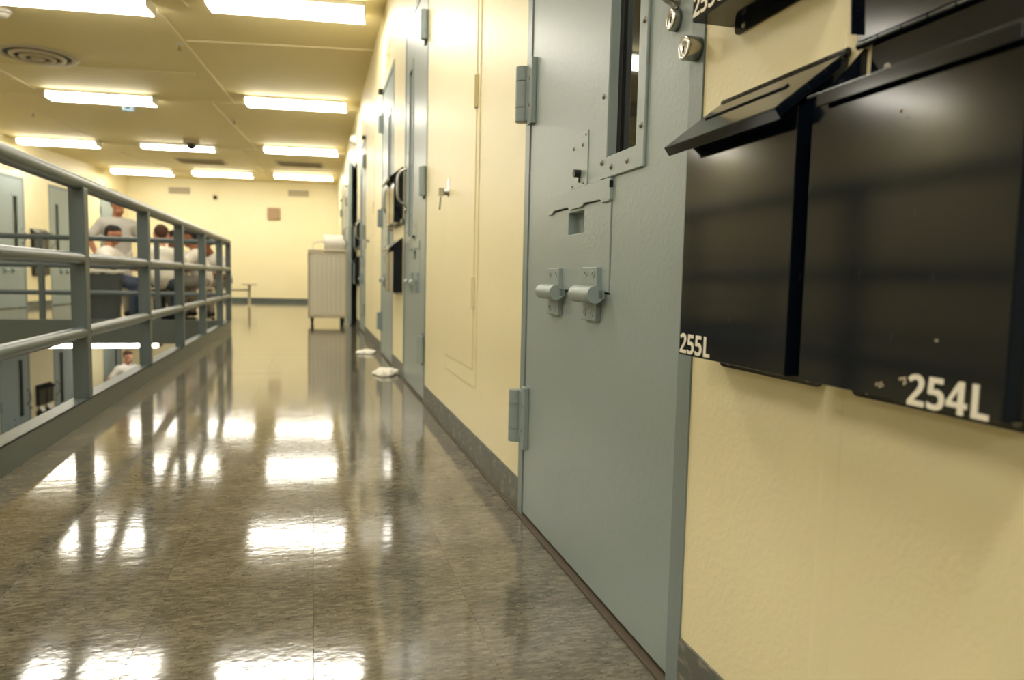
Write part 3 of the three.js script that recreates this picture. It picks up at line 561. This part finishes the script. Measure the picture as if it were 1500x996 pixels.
// ---------------------------------------------------------------- people
function surfaceNets(f, lo, hi, h) {
  const n = [0, 1, 2].map((k) => Math.ceil((hi[k] - lo[k]) / h) + 1), [nx, ny, nz] = n, val = new Float32Array(nx * ny * nz), id = new Int32Array(nx * ny * nz).fill(-1);
  const at = (i, j, k) => (k * ny + j) * nx + i;
  for (let k = 0; k < nz; k++) for (let j = 0; j < ny; j++) for (let i = 0; i < nx; i++) val[at(i, j, k)] = f(lo[0] + i * h, lo[1] + j * h, lo[2] + k * h);
  const pos = [], ind = [];
  for (let k = 0; k < nz - 1; k++) for (let j = 0; j < ny - 1; j++) for (let i = 0; i < nx - 1; i++) {
    let c = 0, x = 0, y = 0, z = 0, m = 0; const v = [];
    for (let q = 0; q < 8; q++) { v[q] = val[at(i + (q & 1), j + ((q >> 1) & 1), k + (q >> 2))]; if (v[q] < 0) m++; }
    if (m === 0 || m === 8) continue;
    for (let a = 0; a < 8; a++) for (let e = 0; e < 3; e++) { const b = a | (1 << e); if (b === a || (v[a] < 0) === (v[b] < 0)) continue; const t = v[a] / (v[a] - v[b]); c++; x += (a & 1) + (e === 0 ? t : 0); y += ((a >> 1) & 1) + (e === 1 ? t : 0); z += (a >> 2) + (e === 2 ? t : 0); }
    id[at(i, j, k)] = pos.length / 3; pos.push(lo[0] + (i + x / c) * h, lo[1] + (j + y / c) * h, lo[2] + (k + z / c) * h);
  }
  const quad = (a, b, c, d, flip) => { if (a < 0 || b < 0 || c < 0 || d < 0) return; flip ? ind.push(a, c, b, a, d, c) : ind.push(a, b, c, a, c, d); };
  for (let k = 1; k < nz - 1; k++) for (let j = 1; j < ny - 1; j++) for (let i = 1; i < nx - 1; i++) {
    const s = val[at(i, j, k)] < 0;
    if (s !== val[at(i + 1, j, k)] < 0) quad(id[at(i, j - 1, k - 1)], id[at(i, j, k - 1)], id[at(i, j, k)], id[at(i, j - 1, k)], !s);
    if (s !== val[at(i, j + 1, k)] < 0) quad(id[at(i - 1, j, k - 1)], id[at(i - 1, j, k)], id[at(i, j, k)], id[at(i, j, k - 1)], !s);
    if (s !== val[at(i, j, k + 1)] < 0) quad(id[at(i - 1, j - 1, k)], id[at(i, j - 1, k)], id[at(i, j, k)], id[at(i - 1, j, k)], !s);
  }
  const g = new THREE.BufferGeometry(); g.setAttribute('position', new THREE.Float32BufferAttribute(pos, 3)); g.setIndex(ind); g.computeVertexNormals(); return g;
}
const V = (x, y, z) => new THREE.Vector3(x, y, z);
function capsules(list, k) {       // [a, b, ra, rb] and [centre, radii, 'e', quaternion]
  const L = list.map(([a, b, ra, rb]) => ({ ax: a.x, ay: a.y, az: a.z, dx: b.x - a.x, dy: b.y - a.y, dz: b.z - a.z, ra, rb }));
  for (const l of L) l.q = l.dx * l.dx + l.dy * l.dy + l.dz * l.dz || 1e-9;
  return (x, y, z) => {
    let d = 9;
    for (const l of L) {
      const px = x - l.ax, py = y - l.ay, pz = z - l.az, t = Math.max(0, Math.min(1, (px * l.dx + py * l.dy + pz * l.dz) / l.q)), qx = px - t * l.dx, qy = py - t * l.dy, qz = pz - t * l.dz;
      const s = Math.sqrt(qx * qx + qy * qy + qz * qz) - (l.ra + (l.rb - l.ra) * t);
      if (s > d + k) continue;
      const h = Math.max(k - Math.abs(d - s), 0) / k; d = Math.min(d, s) - h * h * k * 0.25;
    }
    return d;
  };
}
function bounds(list, pad) { const lo = [9, 9, 9], hi = [-9, -9, -9]; for (const [a, b, ra, rb] of list) for (const [p, r] of [[a, ra], [b, rb]]) ['x', 'y', 'z'].forEach((c, i) => { lo[i] = Math.min(lo[i], p[c] - r - pad); hi[i] = Math.max(hi[i], p[c] + r + pad); }); return [lo, hi]; }
function blob(list, k, h) { const [lo, hi] = bounds(list, 0.03); return surfaceNets(capsules(list, k), lo, hi, h); }
function person(o) {
  const g = group('person'); g.position.set(...o.at); g.rotation.y = o.turn; tag(g, o.label, 'person', o.group);
  const lean = o.lean ?? 0.15, sit = o.sit ?? true, hipY = sit ? 0.57 : 0.92;
  const pelvis = V(0, hipY, 0), up = V(0, Math.cos(lean), Math.sin(lean)), sp = sit ? 0.83 : 1, waist = pelvis.clone().addScaledVector(up, 0.18 * sp), chest = pelvis.clone().addScaledVector(up, 0.36 * sp), neck = pelvis.clone().addScaledVector(up, 0.52 * sp).add(V(0, 0, 0.01));
  const hd = new THREE.Quaternion().setFromEuler(new THREE.Euler(o.nod ?? 0.2, o.look ?? 0, 0, 'YXZ')), headC = neck.clone().add(V(0, 0.155, 0.03 + 0.04 * lean).applyAxisAngle(V(1, 0, 0), (o.nod ?? 0.2) * 0.5));
  const skinL = [], shirt = [], pants = [], shoes = [];
  // head with face, in its own frame
  const H = (x, y, z) => V(x, y, z).applyQuaternion(hd).add(headC);
  const headList = [[H(0, 0.035, -0.025), H(0, 0.04, 0.02), 0.083, 0.078], [H(0, -0.01, 0.02), H(0, -0.05, 0.045), 0.066, 0.052], [H(-0.03, -0.075, 0.05), H(0.03, -0.075, 0.05), 0.03, 0.03], [H(0, -0.085, 0.06), H(0, -0.083, 0.068), 0.026, 0.024],
    [H(0, 0.018, 0.093), H(0, -0.022, 0.112), 0.010, 0.014], [H(-0.03, 0.032, 0.083), H(0.03, 0.032, 0.083), 0.014, 0.014], [H(-0.018, -0.055, 0.092), H(0.018, -0.055, 0.092), 0.011, 0.011],
    [H(-0.082, 0.02, -0.005), H(-0.08, -0.03, 0.0), 0.016, 0.011], [H(0.082, 0.02, -0.005), H(0.08, -0.03, 0.0), 0.016, 0.011], [headC.clone().add(V(0, -0.04, -0.02)), neck, 0.058, 0.06]];
  const headG = blob(headList, 0.02, 0.009);
  skinL.push([neck.clone().add(V(0, 0.03, 0)), neck.clone().addScaledVector(up, -0.04), 0.056, 0.07], [chest, waist, 0.085, 0.085], [waist, pelvis, 0.085, 0.085]);
  shirt.push([neck.clone().addScaledVector(up, -0.1).add(V(0, 0, -0.012)), waist, 0.1, 0.13], [waist, pelvis, 0.13, 0.13]);
  const shR = 0.185, arms = o.arms;
  const handGeos = [];
  for (const s of [-1, 1]) {
    const sh = neck.clone().addScaledVector(up, -0.105).add(V(s * shR, 0, 0));
    const wrist = arms ? V(...arms[s < 0 ? 0 : 1]) : sit ? V(s * 0.12, 0.80, 0.40 + 0.25 * lean) : V(s * 0.27, 0.86, 0.06);
    const mid = sh.clone().lerp(wrist, 0.5), dist = sh.distanceTo(wrist), out = Math.sqrt(Math.max(0.0025, 0.285 * 0.285 - dist * dist / 4)), bend = V(s * 0.8, -0.5, -0.45).normalize();
    const ax = wrist.clone().sub(sh).normalize(); bend.addScaledVector(ax, -bend.dot(ax)).normalize();
    const el = mid.addScaledVector(bend, out);
    skinL.push([sh, el, 0.05, 0.042], [el, wrist, 0.042, 0.028]);
    shirt.push([sh, sh.clone().lerp(el, 0.72), 0.074, 0.07]);
    skinL.push([sh, chest.clone().add(V(s * 0.06, 0.0, 0)), 0.055, 0.08]);
    // hand
    const fd = wrist.clone().sub(el).normalize(), side = V(0, 1, 0).cross(fd).normalize(), nrm = fd.clone().cross(side).normalize(), W = (a, b, c) => wrist.clone().addScaledVector(fd, a).addScaledVector(side, b).addScaledVector(nrm, c);
    const hl = [[wrist, W(0.03, 0, 0), 0.026, 0.028], [W(0.03, -0.02, 0), W(0.085, -0.024, 0), 0.018, 0.016], [W(0.03, 0.018, 0), W(0.085, 0.024, 0), 0.018, 0.016], [W(0.03, 0, 0), W(0.09, 0, 0), 0.018, 0.016]];
    [[-0.031, 0.058], [-0.011, 0.072], [0.011, 0.078], [0.031, 0.068]].forEach(([b, l]) => { hl.push([W(0.088, b, 0), W(0.088 + l * 0.55, b * 1.12, -0.006), 0.0092, 0.0085], [W(0.088 + l * 0.55, b * 1.12, -0.006), W(0.088 + l * 0.92, b * 1.15, 0.0 - 0.026), 0.0085, 0.0072]); });
    hl.push([W(0.025, -s * 0.028, 0), W(0.06, -s * 0.058, -0.01), 0.013, 0.0105], [W(0.06, -s * 0.058, -0.01), W(0.092, -s * 0.064, -0.02), 0.0105, 0.0085]);
    handGeos.push(blob(hl, 0.006, 0.0062));
    // leg
    const hip = pelvis.clone().add(V(s * 0.095, -0.015, 0.01));
    const kn = sit ? V(s * (o.knee ?? 0.15), 0.50, 0.43) : V(s * 0.11, 0.49, 0.03), an = sit ? V(s * (o.knee ?? 0.15), 0.085, 0.36 + (s < 0 ? 0.06 : 0)) : V(s * 0.12, 0.085, 0), toe = an.clone().add(V(s * 0.02, -0.045, 0.16));
    skinL.push([hip, kn, 0.07, 0.05], [kn, an, 0.05, 0.036]);
    pants.push([hip, kn, 0.098, 0.074], [kn, an.clone().add(V(0, 0.02, 0)), 0.074, 0.06]);
    shoes.push([an.clone().add(V(0, -0.035, -0.04)), toe.clone().lerp(an, 0.35).add(V(0, -0.01, 0)), 0.042, 0.043], [an.clone().lerp(toe, 0.5).add(V(0, -0.01, 0)), toe.clone().add(V(0, 0.002, 0)), 0.042, 0.036], [an, an.clone().add(V(0, -0.03, 0)), 0.044, 0.046]);
    shirt.push([neck.clone().addScaledVector(up, -0.085).add(V(s * 0.04, 0, 0)), sh, 0.08, 0.07], [chest.clone().add(V(s * 0.075, 0, 0.012)), waist.clone().add(V(s * 0.065, 0, 0.015)), 0.112, 0.108], [waist.clone().add(V(s * 0.065, 0, 0.015)), pelvis.clone().add(V(s * 0.07, 0.03, 0)), 0.108, 0.12]);
    pants.push([pelvis.clone().add(V(s * 0.06, 0.02, -0.01)), hip, 0.115, 0.105]);
  }
  const bodyG = mergeGeometries([blob(skinL, 0.03, 0.014), headG, ...handGeos].map((q) => { q = q.toNonIndexed(); q.deleteAttribute('uv'); return q; }));
  mesh('body', bodyG, o.skin, g);
  mesh('shirt', blob(shirt, 0.05, 0.015), o.shirt, g);
  mesh('trousers', blob(pants, 0.04, 0.015), o.pants, g);
  mesh('shoes', blob(shoes, 0.02, 0.012), M.rubber, g);
  const hl = [[H(0, 0.05, -0.038), H(0, 0.062, 0.012), 0.086, 0.078], [H(0, 0.0, -0.055), H(0, 0.04, -0.04), 0.066, 0.08]];
  const sd = capsules(hl, 0.02), [lo, hi] = bounds(hl, 0.03), inv = hd.clone().invert(), tmp = V(0, 0, 0);
  mesh('hair', surfaceNets((x, y, z) => { tmp.set(x, y, z).sub(headC).applyQuaternion(inv); const cut = Math.min(1, Math.max(-1, 0)) + (tmp.z * 0.75 - tmp.y + 0.012); return Math.max(sd(x, y, z), cut); }, lo, hi, 0.009), o.hair, g);
  for (const s of [-1, 1]) { const e = new THREE.SphereGeometry(0.0095, 10, 8); const p = H(s * 0.031, 0.012, 0.089); e.translate(p.x, p.y, p.z); mesh('eye', e, M.black, g); }
  return g;
}
const cloth = (c) => std({ color: c, roughness: 0.9 });
const C = { white: cloth(0xdedad0), grey: cloth(0xbdbbb5), white2: cloth(0xd6d0c4), jeans: cloth(0x4a5568), khaki: cloth(0x8f8577), greyPants: cloth(0x8d887e), s1: cloth(0xb07a5c), s2: cloth(0x8a5a40), s3: cloth(0xc9957c), hairD: cloth(0x231d19), hairB: cloth(0x4a2e20) };
const PG = 'people gathered at the day room table';
person({ at: [-2.72, 0, -11.62], turn: 0.5, sit: false, lean: 0.06, nod: 0.35, look: 0.3, shirt: C.grey, pants: C.white2, skin: C.s1, hair: C.hairB, label: 'person standing in a grey shirt behind the seated group', group: PG });
person({ at: [-2.74, 0, -11.06], turn: PI / 2 - 0.15, lean: 0.12, nod: 0.25, look: -0.2, shirt: C.white, pants: C.jeans, skin: C.s1, hair: C.hairD, label: 'person in white shirt seated at left in front of the standing one', group: PG });
person({ at: [-1.91, 0, -10.3], turn: PI + 0.1, lean: 0.2, nod: 0.2, look: 0.2, shirt: C.white2, pants: C.jeans, skin: C.s3, hair: C.hairB, label: 'person in pale shirt and jeans seated with back to the viewer', group: PG });
person({ at: [-1.98, 0, -11.8], turn: 0, lean: 0.22, nod: 0.3, look: -0.3, shirt: C.white, pants: C.khaki, skin: C.s2, hair: C.hairD, label: 'person in white shirt seated on far side of the table', group: PG });
person({ at: [-1.5, 0, -11.05], turn: -PI / 2, lean: 0.22, nod: 0.25, look: 0, shirt: C.white2, pants: C.greyPants, skin: C.s2, hair: C.hairD, label: 'person in pale shirt and grey trousers seated at right side', group: PG });
{
  const s = group('stool'); s.position.set(-1.38, 0, -12.08); tag(s, 'round stool under the person leaning low at right', 'stool');
  mesh('seat', lathe([[0, 0.46], [0.15, 0.46], [0.16, 0.45], [0.16, 0.436], [0, 0.43]], 28), M.vent, s);
  for (let k = 0; k < 4; k++) { const a = k * PI / 2 + 0.7; mesh('leg', rod([Math.cos(a) * 0.15, 0.001, Math.sin(a) * 0.15], [Math.cos(a) * 0.11, 0.436, Math.sin(a) * 0.11], 0.013, 10), M.vent, s); }
}
person({ at: [-1.38, 0, -12.08], turn: -0.7, lean: 0.5, nod: 0.5, look: -0.2, shirt: C.white, pants: C.khaki, skin: C.s2, hair: C.hairD, arms: [[-0.15, 0.66, 0.4], [0.12, 0.66, 0.4]], label: 'person in white shirt leaning low behind the last railing posts', group: PG });
person({ at: [-3.98, LOW, -17.4], turn: 0.9, sit: false, lean: 0.12, nod: 0.2, look: 0, shirt: C.white, pants: C.khaki, skin: C.s3, hair: C.hairB, label: 'person in white shirt standing on the lower tier beneath the landing' });

// letters poking out of the lower tier mailboxes
for (const [ds, t] of [[-0.135, 'left'], [0.135, 'right']]) {
  const o = mesh('letter', rb(-0.07, 0.07, 0, 0.1, -0.001, 0.001, 0.0006, 1), M.paper); o.position.copy(leftAt(-3.1 + ds, LOW + 0.90, 0.075)); o.rotation.set(0, LTURN, 0); o.rotateX(-0.5); tag(o, 'white paper lying on the lower tier bottom ' + t + ' mailbox', 'paper', 'papers on the lower mailboxes');
}

renderer.render(scene, camera);
